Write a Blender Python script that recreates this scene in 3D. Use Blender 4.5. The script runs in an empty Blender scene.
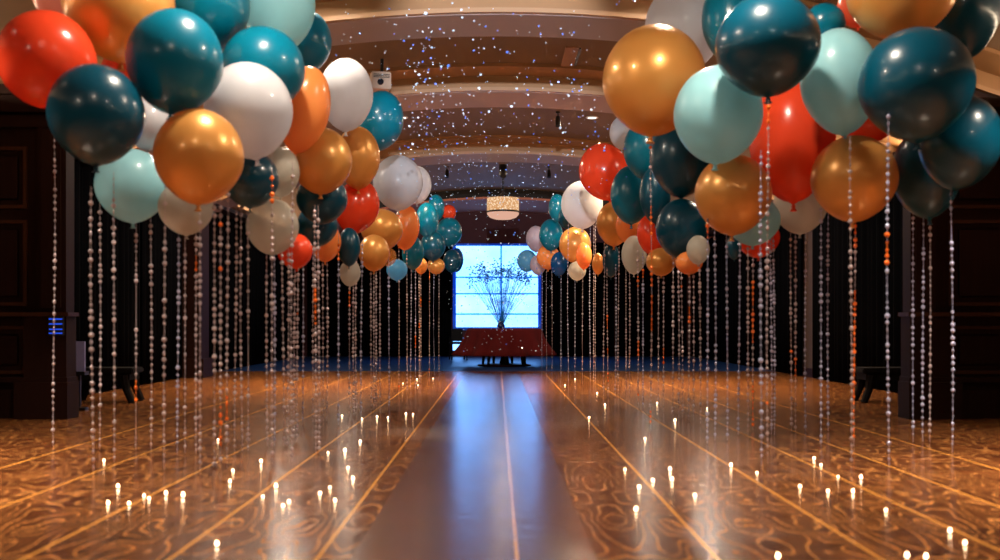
import bpy, bmesh, math, random
from mathutils import Vector, Matrix
random.seed(7)
C = bpy.context.scene.collection
PI = math.pi
scene = bpy.context.scene

# ------------------------------------------------------------------ camera model
VX, VY, F, H = 497.0, 322.0, 1000.0, 1.0          # aisle vanishing point, focal length in px, eye height


def at(px, py, Y):
    """point seen at pixel (px, py) that stands Y metres down the hall"""
    return Vector(((px - VX) * Y / F, Y, H - (py - VY) * Y / F))


# ------------------------------------------------------------------ materials
def srgb(r, g, b):
    f = lambda c: c / 12.92 if c <= 0.04045 else ((c + 0.055) / 1.055) ** 2.4
    return (f(r / 255), f(g / 255), f(b / 255), 1.0)


class NT:
    def __init__(self, name):
        self.m = bpy.data.materials.new(name)
        self.m.use_nodes = True
        self.t = self.m.node_tree
        self.t.nodes.clear()
        self.out = self.n('ShaderNodeOutputMaterial')

    def n(self, kind, **kw):
        nd = self.t.nodes.new(kind)
        for k, v in kw.items():
            setattr(nd, k, v)
        return nd

    def l(self, a, b):
        self.t.links.new(a, b)

    def math(self, op, a, b=None, c=None, clamp=False):
        nd = self.n('ShaderNodeMath', operation=op)
        nd.use_clamp = clamp
        for i, v in enumerate((a, b, c)):
            if v is None:
                continue
            if isinstance(v, (int, float)):
                nd.inputs[i].default_value = v
            else:
                self.l(v, nd.inputs[i])
        return nd.outputs[0]

    def mix(self, fac, a, b):
        nd = self.n('ShaderNodeMix', data_type='RGBA')
        for i, v in ((0, fac), (6, a), (7, b)):
            if isinstance(v, (int, float, tuple)):
                nd.inputs[i].default_value = v
            else:
                self.l(v, nd.inputs[i])
        return nd.outputs[2]

    def principled(self, **kw):
        p = self.n('ShaderNodeBsdfPrincipled')
        for k, v in kw.items():
            s = p.inputs[k.replace('_', ' ')]
            if isinstance(v, (int, float, tuple)):
                s.default_value = v
            else:
                self.l(v, s)
        return p

    def noise(self, vec, scale, detail=3.0, rough=0.5):
        nd = self.n('ShaderNodeTexNoise')
        nd.inputs['Scale'].default_value = scale
        nd.inputs['Detail'].default_value = detail
        nd.inputs['Roughness'].default_value = rough
        if vec is not None:
            self.l(vec, nd.inputs['Vector'])
        return nd


def plain(name, col, rough=0.5, metal=0.0, spec=0.5, var=0.12, scale=6.0):
    t = NT(name)
    tc = t.n('ShaderNodeTexCoord')
    ns = t.noise(tc.outputs['Object'], scale)
    dark = tuple(c * (1 - var) for c in col[:3]) + (1,)
    lite = tuple(min(1, c * (1 + var)) for c in col[:3]) + (1,)
    c = t.mix(ns.outputs['Fac'], dark, lite)
    p = t.principled(Base_Color=c, Roughness=rough, Metallic=metal, Specular_IOR_Level=spec)
    t.l(p.outputs[0], t.out.inputs[0])
    return t.m


def emit(name, col, strength):
    t = NT(name)
    e = t.n('ShaderNodeEmission')
    e.inputs[0].default_value = col
    e.inputs[1].default_value = strength
    t.l(e.outputs[0], t.out.inputs[0])
    return t.m


def latex(name, col, trans=0.25, clear=0.0, metal=0.0, rough=0.2, coat=0.14):
    """pearly balloon skin: glossy latex, some light passing through it"""
    t = NT(name)
    tc = t.n('ShaderNodeTexCoord')
    ns = t.noise(tc.outputs['Object'], 1.6, 2.0)
    dark = tuple(c * 0.9 for c in col[:3]) + (1,)
    lite = tuple(min(1, c * 1.1) for c in col[:3]) + (1,)
    c = t.mix(ns.outputs['Fac'], dark, lite)
    p = t.principled(Base_Color=c, Roughness=rough, Metallic=metal, Specular_IOR_Level=0.4,
                     Coat_Weight=coat, Coat_Roughness=0.07)
    tr = t.n('ShaderNodeBsdfTranslucent')
    t.l(c, tr.inputs[0])
    mx = t.n('ShaderNodeMixShader')
    mx.inputs[0].default_value = trans
    t.l(p.outputs[0], mx.inputs[1])
    t.l(tr.outputs[0], mx.inputs[2])
    last = mx
    if clear:
        tp = t.n('ShaderNodeBsdfTransparent')
        m2 = t.n('ShaderNodeMixShader')
        m2.inputs[0].default_value = clear
        t.l(mx.outputs[0], m2.inputs[1])
        t.l(tp.outputs[0], m2.inputs[2])
        last = m2
    t.l(last.outputs[0], t.out.inputs[0])
    return t.m


def wood_dark(name, a, b, rough=0.62):
    t = NT(name)
    tc = t.n('ShaderNodeTexCoord')
    mp = t.n('ShaderNodeMapping')
    mp.inputs['Scale'].default_value = (14, 14, 1.2)
    t.l(tc.outputs['Object'], mp.inputs[0])
    ns = t.noise(mp.outputs[0], 2.0, 6.0, 0.6)
    c = t.mix(ns.outputs['Fac'], a, b)
    p = t.principled(Base_Color=c, Roughness=rough, Specular_IOR_Level=0.08)
    t.l(p.outputs[0], t.out.inputs[0])
    return t.m


def floor_material():
    t = NT('parquet')
    tc = t.n('ShaderNodeTexCoord')
    sp = t.n('ShaderNodeSeparateXYZ')
    t.l(tc.outputs['Object'], sp.inputs[0])
    x, y = sp.outputs[0], sp.outputs[1]
    # narrow boards laid across the hall, grain in each
    mp = t.n('ShaderNodeMapping')
    mp.inputs['Scale'].default_value = (0.9, 11.0, 1)
    t.l(tc.outputs['Object'], mp.inputs[0])
    grain = t.noise(mp.outputs[0], 1.6, 6, 0.6).outputs['Fac']
    grain = t.math('MULTIPLY', t.math('SUBTRACT', grain, 0.3), 2.3, clamp=True)
    # scrolled marquetry: contour lines of a mirrored, warped field, square by square
    px = t.math('PINGPONG', t.math('ADD', x, 0.04), 0.64)
    py = t.math('MULTIPLY', t.math('PINGPONG', y, 1.9), 0.42)
    cv = t.n('ShaderNodeCombineXYZ')
    t.l(px, cv.inputs[0])
    t.l(py, cv.inputs[1])
    wn = t.noise(cv.outputs[0], 3.0, 1.5, 0.5).outputs['Fac']
    frm = t.math('MAXIMUM', t.math('ABSOLUTE', t.math('SUBTRACT', px, 0.32)), t.math('MULTIPLY', t.math('ABSOLUTE', t.math('SUBTRACT', py, 0.40)), 0.8))
    field = t.math('ADD', t.math('MULTIPLY', wn, 11.0), t.math('MULTIPLY', frm, 10.0))
    s = t.math('ABSOLUTE', t.math('SUBTRACT', t.math('FRACT', field), 0.5))
    lines = t.math('SUBTRACT', 1.0, t.math('MULTIPLY', s, 6.0), clamp=True)
    mp2 = t.n('ShaderNodeMapping')
    mp2.inputs['Scale'].default_value = (0.7, 1.6, 1)
    t.l(tc.outputs['Object'], mp2.inputs[0])
    burr = t.noise(mp2.outputs[0], 4.0, 6, 0.7).outputs['Fac']
    burr = t.math('MULTIPLY', t.math('SUBTRACT', burr, 0.42), 3.5, clamp=True)
    lane = t.math('LESS_THAN', t.math('ABSOLUTE', t.math('ADD', x, 0.1)), 0.52)
    off = t.math('SUBTRACT', 1.0, t.math('MULTIPLY', lane, 0.8))
    base = t.mix(grain, srgb(40, 18, 9), srgb(92, 47, 22))
    base = t.mix(t.math('MULTIPLY', t.math('MULTIPLY', burr, off), 0.45), base, srgb(172, 102, 50))
    base = t.mix(t.math('MULTIPLY', t.math('MULTIPLY', lines, off), 0.62), base, srgb(216, 144, 76))
    seam = t.math('LESS_THAN', t.math('PINGPONG', y, 0.08), 0.004)
    base = t.mix(t.math('MULTIPLY', seam, 0.55), base, srgb(40, 18, 9))
    seam2 = t.math('LESS_THAN', t.math('PINGPONG', t.math('ADD', x, 0.04), 0.64), 0.006)
    base = t.mix(t.math('MULTIPLY', seam2, 0.4), base, srgb(40, 18, 9))
    # brass-coloured inlay strips
    tot = None
    for lx, w in ((-3.4, .008), (-2.68, .008), (-2.0, .008), (-1.38, .008), (-0.76, .008), (0.085, .008), (0.93, .008),
                  (1.62, .008), (2.2, .008), (2.72, .008), (3.4, .008)):
        a = t.math('LESS_THAN', t.math('ABSOLUTE', t.math('SUBTRACT', x, lx)), w)
        tot = a if tot is None else t.math('ADD', tot, a, clamp=True)
    base = t.mix(t.math('MULTIPLY', tot, 0.85), base, srgb(226, 156, 70))
    rn = t.noise(tc.outputs['Object'], 5.0, 4)
    rough = t.math('ADD', t.math('MULTIPLY', rn.outputs['Fac'], 0.16), 0.13)
    bp = t.n('ShaderNodeBump')
    bp.inputs['Strength'].default_value = 0.22
    bp.inputs['Distance'].default_value = 0.02
    mp3 = t.n('ShaderNodeMapping')
    mp3.inputs['Scale'].default_value = (1.0, 7.0, 1)
    t.l(tc.outputs['Object'], mp3.inputs[0])
    t.l(t.noise(mp3.outputs[0], 3.0, 3).outputs['Fac'], bp.inputs['Height'])
    p = t.principled(Base_Color=base, Roughness=rough, Specular_IOR_Level=0.5, Coat_Weight=t.math('ADD', t.math('MULTIPLY', lane, 0.85), 0.15), Coat_Roughness=0.26)
    t.l(bp.outputs[0], p.inputs['Normal'])
    t.l(p.outputs[0], t.out.inputs[0])
    return t.m


def crystal_shade():
    t = NT('crystal_shade')
    tc = t.n('ShaderNodeTexCoord')
    v = t.n('ShaderNodeTexVoronoi')
    v.inputs['Scale'].default_value = 24
    t.l(tc.outputs['Object'], v.inputs['Vector'])
    f = t.math('MULTIPLY', v.outputs['Distance'], 1.7, clamp=True)
    c = t.mix(f, (1.0, 0.86, 0.62, 1), (0.62, 0.30, 0.12, 1))
    e = t.n('ShaderNodeEmission')
    t.l(c, e.inputs[0])
    e.inputs[1].default_value = 1.15
    t.l(e.outputs[0], t.out.inputs[0])
    return t.m


def pane_material():
    t = NT('lit_frosted_glass')
    tc = t.n('ShaderNodeTexCoord')
    ns = t.noise(tc.outputs['Object'], 1.1, 3)
    f = t.math('MULTIPLY', t.math('SUBTRACT', ns.outputs['Fac'], 0.42), 3.0, clamp=True)
    c = t.mix(f, (0.13, 0.40, 1.0, 1), (0.20, 0.45, 1.0, 1))
    e = t.n('ShaderNodeEmission')
    t.l(c, e.inputs[0])
    e.inputs[1].default_value = 4.3
    t.l(e.outputs[0], t.out.inputs[0])
    return t.m


def backlit(name, col, trans):
    """coloured plastic or plant tissue that lets light through"""
    t = NT(name)
    tc = t.n('ShaderNodeTexCoord')
    ns = t.noise(tc.outputs['Object'], 5.0)
    c = t.mix(ns.outputs['Fac'], tuple(v * .85 for v in col[:3]) + (1,), col)
    p = t.principled(Base_Color=c, Roughness=0.5)
    tr = t.n('ShaderNodeBsdfTranslucent')
    t.l(c, tr.inputs[0])
    mx = t.n('ShaderNodeMixShader')
    mx.inputs[0].default_value = trans
    t.l(p.outputs[0], mx.inputs[1])
    t.l(tr.outputs[0], mx.inputs[2])
    t.l(mx.outputs[0], t.out.inputs[0])
    return t.m


M = {}
M['floor'] = floor_material()
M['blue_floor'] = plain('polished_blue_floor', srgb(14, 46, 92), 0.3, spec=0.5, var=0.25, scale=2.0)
M['vault'] = plain('vault_paint', srgb(112, 86, 58), 0.75, var=0.08, scale=0.8)
M['gold_face'] = plain('rib_face_paint', srgb(146, 104, 62), 0.6, var=0.06)
M['bead'] = plain('rib_edge_paint', srgb(160, 118, 78), 0.5, var=0.05)
M['warmed_soffit'] = plain('warmed_soffit_paint', srgb(176, 112, 92), 0.8, var=0.05, spec=0.2)  # warm light mixed into this soffit colour against the blue window glow
M['mauve'] = plain('rib_soffit_paint', srgb(162, 144, 140), 0.7, var=0.05, scale=0.9)
M['black_face'] = plain('black_pelmet', srgb(16, 13, 14), 0.8)
M['maroon'] = plain('maroon_wall', srgb(62, 22, 30), 0.8)
M['wood'] = wood_dark('mahogany', srgb(24, 9, 5), srgb(40, 18, 10))
M['wood_edge'] = wood_dark('mahogany_moulding', srgb(44, 24, 14), srgb(70, 40, 22), 0.45)
M['side_wall'] = plain('side_wall_paint', srgb(60, 40, 30), 0.8)
M['drape'] = plain('black_velvet', srgb(6, 6, 8), 1.0, spec=0.02)
M['pane'] = pane_material()
M['glow_blue_frame'] = backlit('glow_blue_window_frame', srgb(40, 140, 210), 0.75)  # blue of frame and muntins stands for window light bleeding over them
M['muntin'] = backlit('glow_blue_muntin', srgb(110, 200, 245), 0.9)
M['cloth'] = plain('red_tablecloth', srgb(84, 17, 17), 0.9, var=0.2, spec=0.15)
M['dark_wood'] = plain('dark_stained_wood', srgb(14, 8, 6), 0.8, spec=0.1)
M['black'] = plain('black_paint', srgb(14, 13, 13), 0.4)
M['leather'] = plain('dark_leather', srgb(14, 11, 11), 0.8, spec=0.2)
M['red_base'] = plain('red_wood_base', srgb(80, 30, 24), 0.4)
M['lavender_panel'] = plain('lavender_panel', srgb(150, 146, 190), 0.5)
M['vase'] = plain('dark_blue_glaze', srgb(22, 40, 78), 0.12, spec=0.7)
M['stem'] = backlit('glow_blue_stem', srgb(120, 210, 240), 0.92)  # cyan of the window's light bleed is painted into stems and blossoms
M['blossom'] = backlit('glow_blue_blossom', srgb(90, 180, 225), 0.9)
M['beige_box'] = plain('beige_casing', srgb(196, 170, 150), 0.5)
M['panel_brown'] = plain('vent_panel_paint', srgb(150, 108, 78), 0.6)
M['glass_lens'] = plain('lens_glass', srgb(30, 34, 44), 0.08, spec=0.8)
M['white_trim'] = plain('white_lamp_trim', srgb(220, 205, 190), 0.4)
M['lamp'] = emit('lamp_diffuser', (1.0, 0.86, 0.68, 1), 9.0)
M['lamp_cool'] = emit('cool_lamp_diffuser', (0.86, 0.97, 1.0, 1), 3.0)
M['crystal'] = crystal_shade()
M['pink_diffuser'] = emit('pendant_diffuser', (1.0, 0.55, 0.40, 1), 0.75)
M['blue_led'] = emit('blue_light_line', (0.02, 0.10, 0.9, 1), 0.9)
M['glint_glow'] = emit('floor_glint_glow', (1.0, 0.66, 0.38, 1), 24.0)  # glow of the lamp reflections glinting on the floor
M['tin'] = plain('floor_glint_base', srgb(200, 180, 160), 0.3, metal=0.9)
M['cord'] = plain('clear_pink_cord', srgb(150, 125, 120), 0.5)
M['sequin'] = plain('pale_pink_foil', srgb(184, 168, 172), 0.32, metal=0.35, var=0.10, scale=30)
M['sequin_cool'] = plain('pale_lilac_foil', srgb(172, 174, 204), 0.32, metal=0.35, var=0.10, scale=30)
M['sequin_orange'] = plain('orange_foil', srgb(250, 118, 36), 0.3, metal=0.3, var=0.10, scale=30)
M['flake'] = plain('pale_blue_foil', srgb(196, 224, 255), 0.35, metal=0.1, var=0.05)
M['flake_blue'] = plain('blue_foil', srgb(84, 136, 255), 0.35, metal=0.1, var=0.05)

LATEX = {
    'teal': latex('teal_latex', srgb(0, 112, 140), 0.25, rough=0.28, coat=0.25),
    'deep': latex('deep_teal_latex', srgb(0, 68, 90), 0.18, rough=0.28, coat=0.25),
    'gold': latex('gold_pearl_latex', srgb(228, 164, 86), 0.3, metal=0.35, rough=0.33, coat=0.35),
    'orange': latex('orange_latex', srgb(250, 156, 84), 0.35, rough=0.25),
    'red': latex('red_latex', srgb(236, 76, 42), 0.3, rough=0.23),
    'coral': latex('coral_latex', srgb(244, 112, 78), 0.4, rough=0.25),
    'white': latex('white_pearl_latex', srgb(208, 208, 214), 0.4, rough=0.36, coat=0.4),
    'pink': latex('red_lit_white_latex', srgb(225, 150, 135), 0.4, rough=0.25),  # white latex with the red light falling on it painted in
    'mint': latex('mint_latex', srgb(160, 216, 226), 0.4, rough=0.36, coat=0.4),
    'grey': latex('smoky_clear_latex', srgb(198, 192, 178), 0.4, clear=0.28, rough=0.36, coat=0.4),
    'sky': latex('sky_blue_latex', srgb(120, 196, 236), 0.6, rough=0.25),
    'lilac': latex('lilac_latex', srgb(200, 186, 204), 0.4, rough=0.36, coat=0.4),
    'blue': latex('blue_latex', srgb(16, 74, 128), 0.3, rough=0.25),
    'clear': latex('clear_gold_latex', srgb(220, 140, 60), 0.3, clear=0.55, rough=0.2),
}

# ------------------------------------------------------------------ object helpers


def link(name, me, parent=None):
    o = bpy.data.objects.new(name, me)
    C.objects.link(o)
    if parent is not None:
        o.parent = parent
    return o


def obj(name, bm, mat, parent=None, smooth=False):
    me = bpy.data.meshes.new(name)
    bmesh.ops.recalc_face_normals(bm, faces=bm.faces)
    bm.to_mesh(me)
    bm.free()
    me.materials.append(mat)
    if smooth:
        for p in me.polygons:
            p.use_smooth = True
    return link(name, me, parent)


def tag(o, label=None, cat=None, group=None, kind=None):
    if label:
        o['label'] = label
    if cat:
        o['category'] = cat
    if group:
        o['group'] = group
    if kind:
        o['kind'] = kind
    return o


def thing(name, label, cat, loc=(0, 0, 0), rz=0, group=None):
    o = link(name, None)
    o.location = loc
    o.rotation_euler = (0, 0, rz)
    return tag(o, label, cat, group)


def struct(name, bm, mat, parent=None, smooth=False):
    o = obj(name, bm, mat, parent, smooth)
    if parent is None:
        o['kind'] = 'structure'
    return o


def dup(root, label=None, group=None):
    r = root.copy()
    C.objects.link(r)
    if label:
        r['label'] = label
    if group:
        r['group'] = group
    for ch in list(root.children):
        c = ch.copy()
        C.objects.link(c)
        c.parent = r
        for g in list(ch.children):
            d = g.copy()
            C.objects.link(d)
            d.parent = c
    return r


def box(bm, x0, x1, y0, y1, z0, z1):
    vs = [bm.verts.new((x, y, z)) for x in (x0, x1) for y in (y0, y1) for z in (z0, z1)]
    for f in ((0, 1, 3, 2), (4, 6, 7, 5), (0, 4, 5, 1), (2, 3, 7, 6), (0, 2, 6, 4), (1, 5, 7, 3)):
        bm.faces.new([vs[i] for i in f])


def boxes(*args, bevel=0.0):
    bm = bmesh.new()
    for a in args:
        box(bm, *a)
    if bevel:
        bmesh.ops.bevel(bm, geom=list(bm.edges), offset=bevel, segments=2, affect='EDGES', clamp_overlap=True)
    return bm


def lathe(bm, prof, seg=24, center=(0, 0, 0), cap=True):
    rings = []
    for r, z in prof:
        if r < 1e-5:
            rings.append([bm.verts.new((center[0], center[1], center[2] + z))])
        else:
            rings.append([bm.verts.new((center[0] + r * math.cos(2 * PI * i / seg), center[1] + r * math.sin(2 * PI * i / seg), center[2] + z))
                          for i in range(seg)])
    for a, b in zip(rings, rings[1:]):
        for i in range(seg):
            j = (i + 1) % seg
            if len(a) == 1 and len(b) > 1:
                bm.faces.new((a[0], b[i], b[j]))
            elif len(b) == 1 and len(a) > 1:
                bm.faces.new((a[i], a[j], b[0]))
            elif len(a) > 1:
                bm.faces.new((a[i], a[j], b[j], b[i]))
    if cap:
        for rg in (rings[0], rings[-1]):
            if len(rg) > 2:
                bm.faces.new(rg)
    return bm


def tube(bm, pts, rad, seg=6):
    """a round rod through pts; rad is one radius or one per point"""
    rings = []
    n = len(pts)
    for k, p in enumerate(pts):
        p = Vector(p)
        d = (Vector(pts[min(k + 1, n - 1)]) - Vector(pts[max(k - 1, 0)])).normalized()
        a = d.orthogonal().normalized() if abs(d.z) < 0.99 else Vector((1, 0, 0))
        b = d.cross(a).normalized()
        r = rad[k] if isinstance(rad, (list, tuple)) else rad
        rings.append([bm.verts.new(p + (a * math.cos(2 * PI * i / seg) + b * math.sin(2 * PI * i / seg)) * r) for i in range(seg)])
    for u, v in zip(rings, rings[1:]):
        for i in range(seg):
            j = (i + 1) % seg
            bm.faces.new((u[i], u[j], v[j], v[i]))
    bm.faces.new(rings[0])
    bm.faces.new(rings[-1])


def arc_z(crown, x, R=16.0):
    return crown - (R - math.sqrt(R * R - x * x))


ORD = ['', 'first', 'second', 'third', 'fourth', 'fifth', 'sixth', 'seventh', 'eighth', 'ninth', 'tenth', 'eleventh', 'twelfth', 'thirteenth',
       'fourteenth', 'fifteenth', 'sixteenth', 'seventeenth', 'eighteenth', 'nineteenth', 'twentieth']

# ------------------------------------------------------------------ the hall
XW, YB, Y0 = 5.7, 29.0, -3.0
bm = bmesh.new()
box(bm, -XW - .2, XW + .2, Y0 - .2, YB + .2, -0.12, 0.0)
struct('floor', bm, M['floor'])
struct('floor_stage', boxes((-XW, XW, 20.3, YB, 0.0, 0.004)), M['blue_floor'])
for side, s in (('left', -1), ('right', 1)):
    struct('wall_' + side, boxes((min(s * XW, s * (XW + .2)), max(s * XW, s * (XW + .2)), Y0, YB, 0, 3.75)), M['side_wall'])
    struct('baseboard_' + side, boxes((min(s * (XW - .03), s * XW), max(s * (XW - .03), s * XW), 11.2, YB, 0, 0.16)), M['wood'])
struct('wall_rear', boxes((-XW, XW, Y0 - .2, Y0, 0, 5.0)), M['side_wall'])

WX0, WX1, WZ0, WZ1 = -1.28, 1.28, 0.80, 3.27         # the lit window in the far wall
LX0, LX1, LZ0, LZ1 = -1.30, -0.98, 0.16, 0.46        # a small low lit pane
bm = bmesh.new()
box(bm, -XW, XW, YB, YB + .2, WZ1, 4.6)
box(bm, -XW, WX0, YB, YB + .2, 0, WZ1)
box(bm, WX1, XW, YB, YB + .2, 0, WZ1)
box(bm, LX1, WX1, YB, YB + .2, 0, WZ0)
box(bm, WX0, LX1, YB, YB + .2, LZ1, WZ0)
box(bm, WX0, LX1, YB, YB + .2, 0, LZ0)
struct('wall_far', bm, M['maroon'])

# vaulted ceiling: one shell per bay, ribs (arches) between
NX = 28
xs = [-XW + 2 * XW * i / NX for i in range(NX + 1)]


def vault(name, y0, y1, crown, mat, thick=0.12):
    bm = bmesh.new()
    g = [[bm.verts.new((x, y, arc_z(crown + dz, x))) for x in xs] for dz in (0, thick) for y in (y0, y1)]
    a, b, c, d = g
    for i in range(NX):
        bm.faces.new((a[i], a[i + 1], b[i + 1], b[i]))
        bm.faces.new((c[i], d[i], d[i + 1], c[i + 1]))
        bm.faces.new((a[i], c[i], c[i + 1], a[i + 1]))
        bm.faces.new((b[i], b[i + 1], d[i + 1], d[i]))
    for i in (0, NX):
        bm.faces.new((a[i], b[i], d[i], c[i]))
    return struct(name, bm, mat, smooth=False)


VC = 4.46
vault('ceiling', Y0, YB, VC, M['vault'])
RIBS = [(10.4, 11.2), (13.9, 14.9), (19.05, 20.0), (26.0, 28.98)]


def arch_bar(bm, y0, y1, zl, zh):
    """bar following the vault between crown heights zl and zh"""
    g = [[bm.verts.new((x, y, arc_z(z, x))) for x in xs] for z in (zl, zh) for y in (y0, y1)]
    a, b, c, d = g
    for i in range(NX):
        bm.faces.new((a[i], a[i + 1], b[i + 1], b[i]))
        bm.faces.new((c[i], d[i], d[i + 1], c[i + 1]))
        bm.faces.new((a[i], c[i], c[i + 1], a[i + 1]))
        bm.faces.new((b[i], b[i + 1], d[i + 1], d[i]))
    for i in (0, NX):
        bm.faces.new((a[i], b[i], d[i], c[i]))


for k, (a, b) in enumerate(RIBS):
    bm = bmesh.new()
    arch_bar(bm, a, b, 4.20, VC + .01)
    rib = struct('beam_%d' % (k + 1), bm, M['mauve'] if k < 3 else M['warmed_soffit'])
    bm = bmesh.new()
    arch_bar(bm, a - .03, a - .001, 4.255, VC + .005)
    obj('rib_face', bm, M['gold_face'] if k < 3 else M['black_face'], rib)
    if k < 3:
        bm = bmesh.new()
        arch_bar(bm, a - .07, a - .001, 4.205, 4.252)
        obj('rib_moulding', bm, M['bead'], rib)
        bm = bmesh.new()
        arch_bar(bm, a - .55, a - .031, VC - .045, VC + .005)
        obj('rib_step', bm, M['gold_face'], rib)


# the panelled wings either side of the opening
def wing(name, s, xi, top):
    """s = side, xi = inner edge |x|, top = cornice height; the front face stands at y = 10.4"""
    X = lambda a, b: (min(s * a, s * b), max(s * a, s * b))
    yf = 10.40
    root = struct(name, boxes((*X(xi + .05, XW), yf, 10.52, 0, top - .05)), M['wood'])
    obj('cornice', boxes((*X(xi - .02, XW), yf - .16, 10.55, top - .10, top), (*X(xi, XW), yf - .10, 10.55, top - .27, top - .10),
                         (*X(xi + .02, XW), yf - .06, 10.55, top - .42, top - .30)), M['wood'], root)
    # pilaster at the inner edge with its pedestal
    obj('pilaster', boxes((*X(xi, xi + .30), yf - .05, 10.55, 1.09, top - .3), (*X(xi + .05, xi + .25), yf - .075, 10.5, 1.15, top - .45)), M['wood'], root)
    obj('pedestal', boxes((*X(xi - .02, xi + .42), yf - .09, 10.55, .42, 1.06)), M['wood'], root)
    obj('pedestal_cap', boxes((*X(xi - .05, XW), yf - .12, 10.55, 1.06, 1.10)), M['wood_edge'], root)
    obj('plinth', boxes((*X(xi - .05, xi + .50), yf - .14, 10.55, 0, .38), (*X(xi - .035, XW), yf - .11, 10.55, .38, .43)), M['wood'], root)
    obj('base_rail', boxes((*X(xi + .45, XW), yf - .05, 10.52, 0, .30)), M['wood'], root)
    # raised panels
    for z0, z1 in ((0.46, .96), (1.17, 2.06), (2.18, 2.82)):
        x0, x1 = xi + .42, XW - .08
        fr = boxes((*X(x0, x0 + .035), yf - .03, yf, z0, z1), (*X(x1 - .035, x1), yf - .03, yf, z0, z1),
                   (*X(x0 + .035, x1 - .035), yf - .03, yf, z0, z0 + .035), (*X(x0 + .035, x1 - .035), yf - .03, yf, z1 - .035, z1))
        obj('panel_moulding', fr, M['wood_edge'], root)
        obj('raised_panel', boxes((*X(x0 + .09, x1 - .09), yf - .022, yf, z0 + .09, z1 - .09), bevel=.012), M['wood'], root)
    return root


wing('wall_left_wing', -1, 4.46, 3.44)
wing('wall_right_wing', 1, 4.28, 3.30)
struct('pillar_left', boxes((-5.7, -5.30, 17.9, 18.4, 0, 3.45), (-5.7, -5.24, 17.84, 18.46, 0, .34)), M['wood'])

# the lit window
bm = boxes((WX0, WX0 + .09, YB - .03, YB + .06, WZ0, WZ1), (WX1 - .09, WX1, YB - .03, YB + .06, WZ0, WZ1),
           (WX0 + .09, WX1 - .09, YB - .03, YB + .06, WZ1 - .06, WZ1), (WX0 + .09, WX1 - .09, YB - .03, YB + .06, WZ0, WZ0 + .05))
win = struct('window_1', bm, M['glow_blue_frame'])
zrows = [WZ0 + .05, 1.23, 1.82, 2.30, WZ1 - .06]
xc = [WX0 + .09, 0.12, WX1 - .09]
for i in range(4):
    for j in range(2):
        obj('pane', boxes((xc[j] + (.001 if j else -.08), xc[j + 1] - (-.08 if j else .001), YB + .07, YB + .085, zrows[i] + (.001 if i else -.04), zrows[i + 1] - (.001 if i < 3 else -.05))), M['pane'], win)
obj('muntin', boxes(*[(WX0 + .09, WX1 - .09, YB + .03, YB + .055, z - .022, z + .022) for z in zrows[1:4]],
                    (0.12 - .024, 0.12 + .024, YB + .02, YB + .056, WZ0 + .05, WZ1 - .06)), M['muntin'], win)
obj('window_sill', boxes((WX0 - .05, WX1 + .05, YB - .12, YB, WZ0 - .04, WZ0)), M['glow_blue_frame'], win)
lw = struct('window_2', boxes((LX0, LX0 + .02, YB - .02, YB + .08, LZ0, LZ1), (LX1 - .02, LX1, YB - .02, YB + .08, LZ0, LZ1),
                              (LX0 + .02, LX1 - .02, YB - .02, YB + .08, LZ0, LZ0 + .02), (LX0 + .02, LX1 - .02, YB - .02, YB + .08, LZ1 - .02, LZ1)), M['glow_blue_frame'])
obj('pane', boxes((LX0 + .02, LX1 - .02, YB + .02, YB + .04, LZ0 + .02, LZ1 - .02)), M['pane'], lw)


# black drapes: pleated lengths along the side walls and beside the window
def drape_bm(length, height, seed):
    r = random.Random(seed)
    bm = bmesh.new()
    n = int(length / .035)
    ph = r.random() * 6
    front, back = [], []
    for i in range(n + 1):
        u = length * i / n
        d = .055 + .04 * math.sin(u * 2 * PI / .21 + ph) + .015 * math.sin(u * 2 * PI / .63 + 2 * ph)
        front.append([bm.verts.new((u, -d, z)) for z in (0.015, height * .5, height)])
        back.append([bm.verts.new((u, -d + .012, z)) for z in (0.015, height * .5, height)])
    for i in range(n):
        for k in range(2):
            bm.faces.new((front[i][k], front[i + 1][k], front[i + 1][k + 1], front[i][k + 1]))
            bm.faces.new((back[i][k], back[i][k + 1], back[i + 1][k + 1], back[i + 1][k]))
        for k in (0, 2):
            bm.faces.new((front[i][k], back[i][k], back[i + 1][k], front[i + 1][k]))
    for i in (0, n):
        for k in range(2):
            bm.faces.new((front[i][k], front[i][k + 1], back[i][k + 1], back[i][k]))
    return bm


for side, s in (('left', -1), ('right', 1)):
    spans = [(10.65, 13.5), (13.5, 15.7), (15.7, 17.8), (18.5, 21.1), (21.1, 23.7), (23.7, 26.3), (26.3, 28.8)]
    for k, (a, b) in enumerate(spans):
        o = obj('black_drape', drape_bm(b - a - .02, 3.2, k + 10 * s), M['drape'], smooth=True)
        tag(o, 'black pleated floor-length drape on the %s wall, %s from the panelled wing' % (side, ORD[k + 1]), 'drape', 'black drapes along the %s wall' % side)
        if s < 0:
            o.location = (-XW + .035, a, 0)
            o.rotation_euler.z = PI / 2
        else:
            o.location = (XW - .035, b - .02, 0)
            o.rotation_euler.z = -PI / 2
    for k, (a, b) in enumerate(((1.31, 3.4), (3.4, 5.5))):
        o = obj('black_drape', drape_bm(b - a - .02, 3.3, 40 + k + 10 * s), M['drape'], smooth=True)
        tag(o, 'black pleated drape on the far wall, %s the %s edge of the window' % (('beside', 'one length beyond')[k], side), 'drape', 'black drapes on the far wall')
        o.location = (a if s > 0 else -b + .02, YB - .035, 0)

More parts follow.
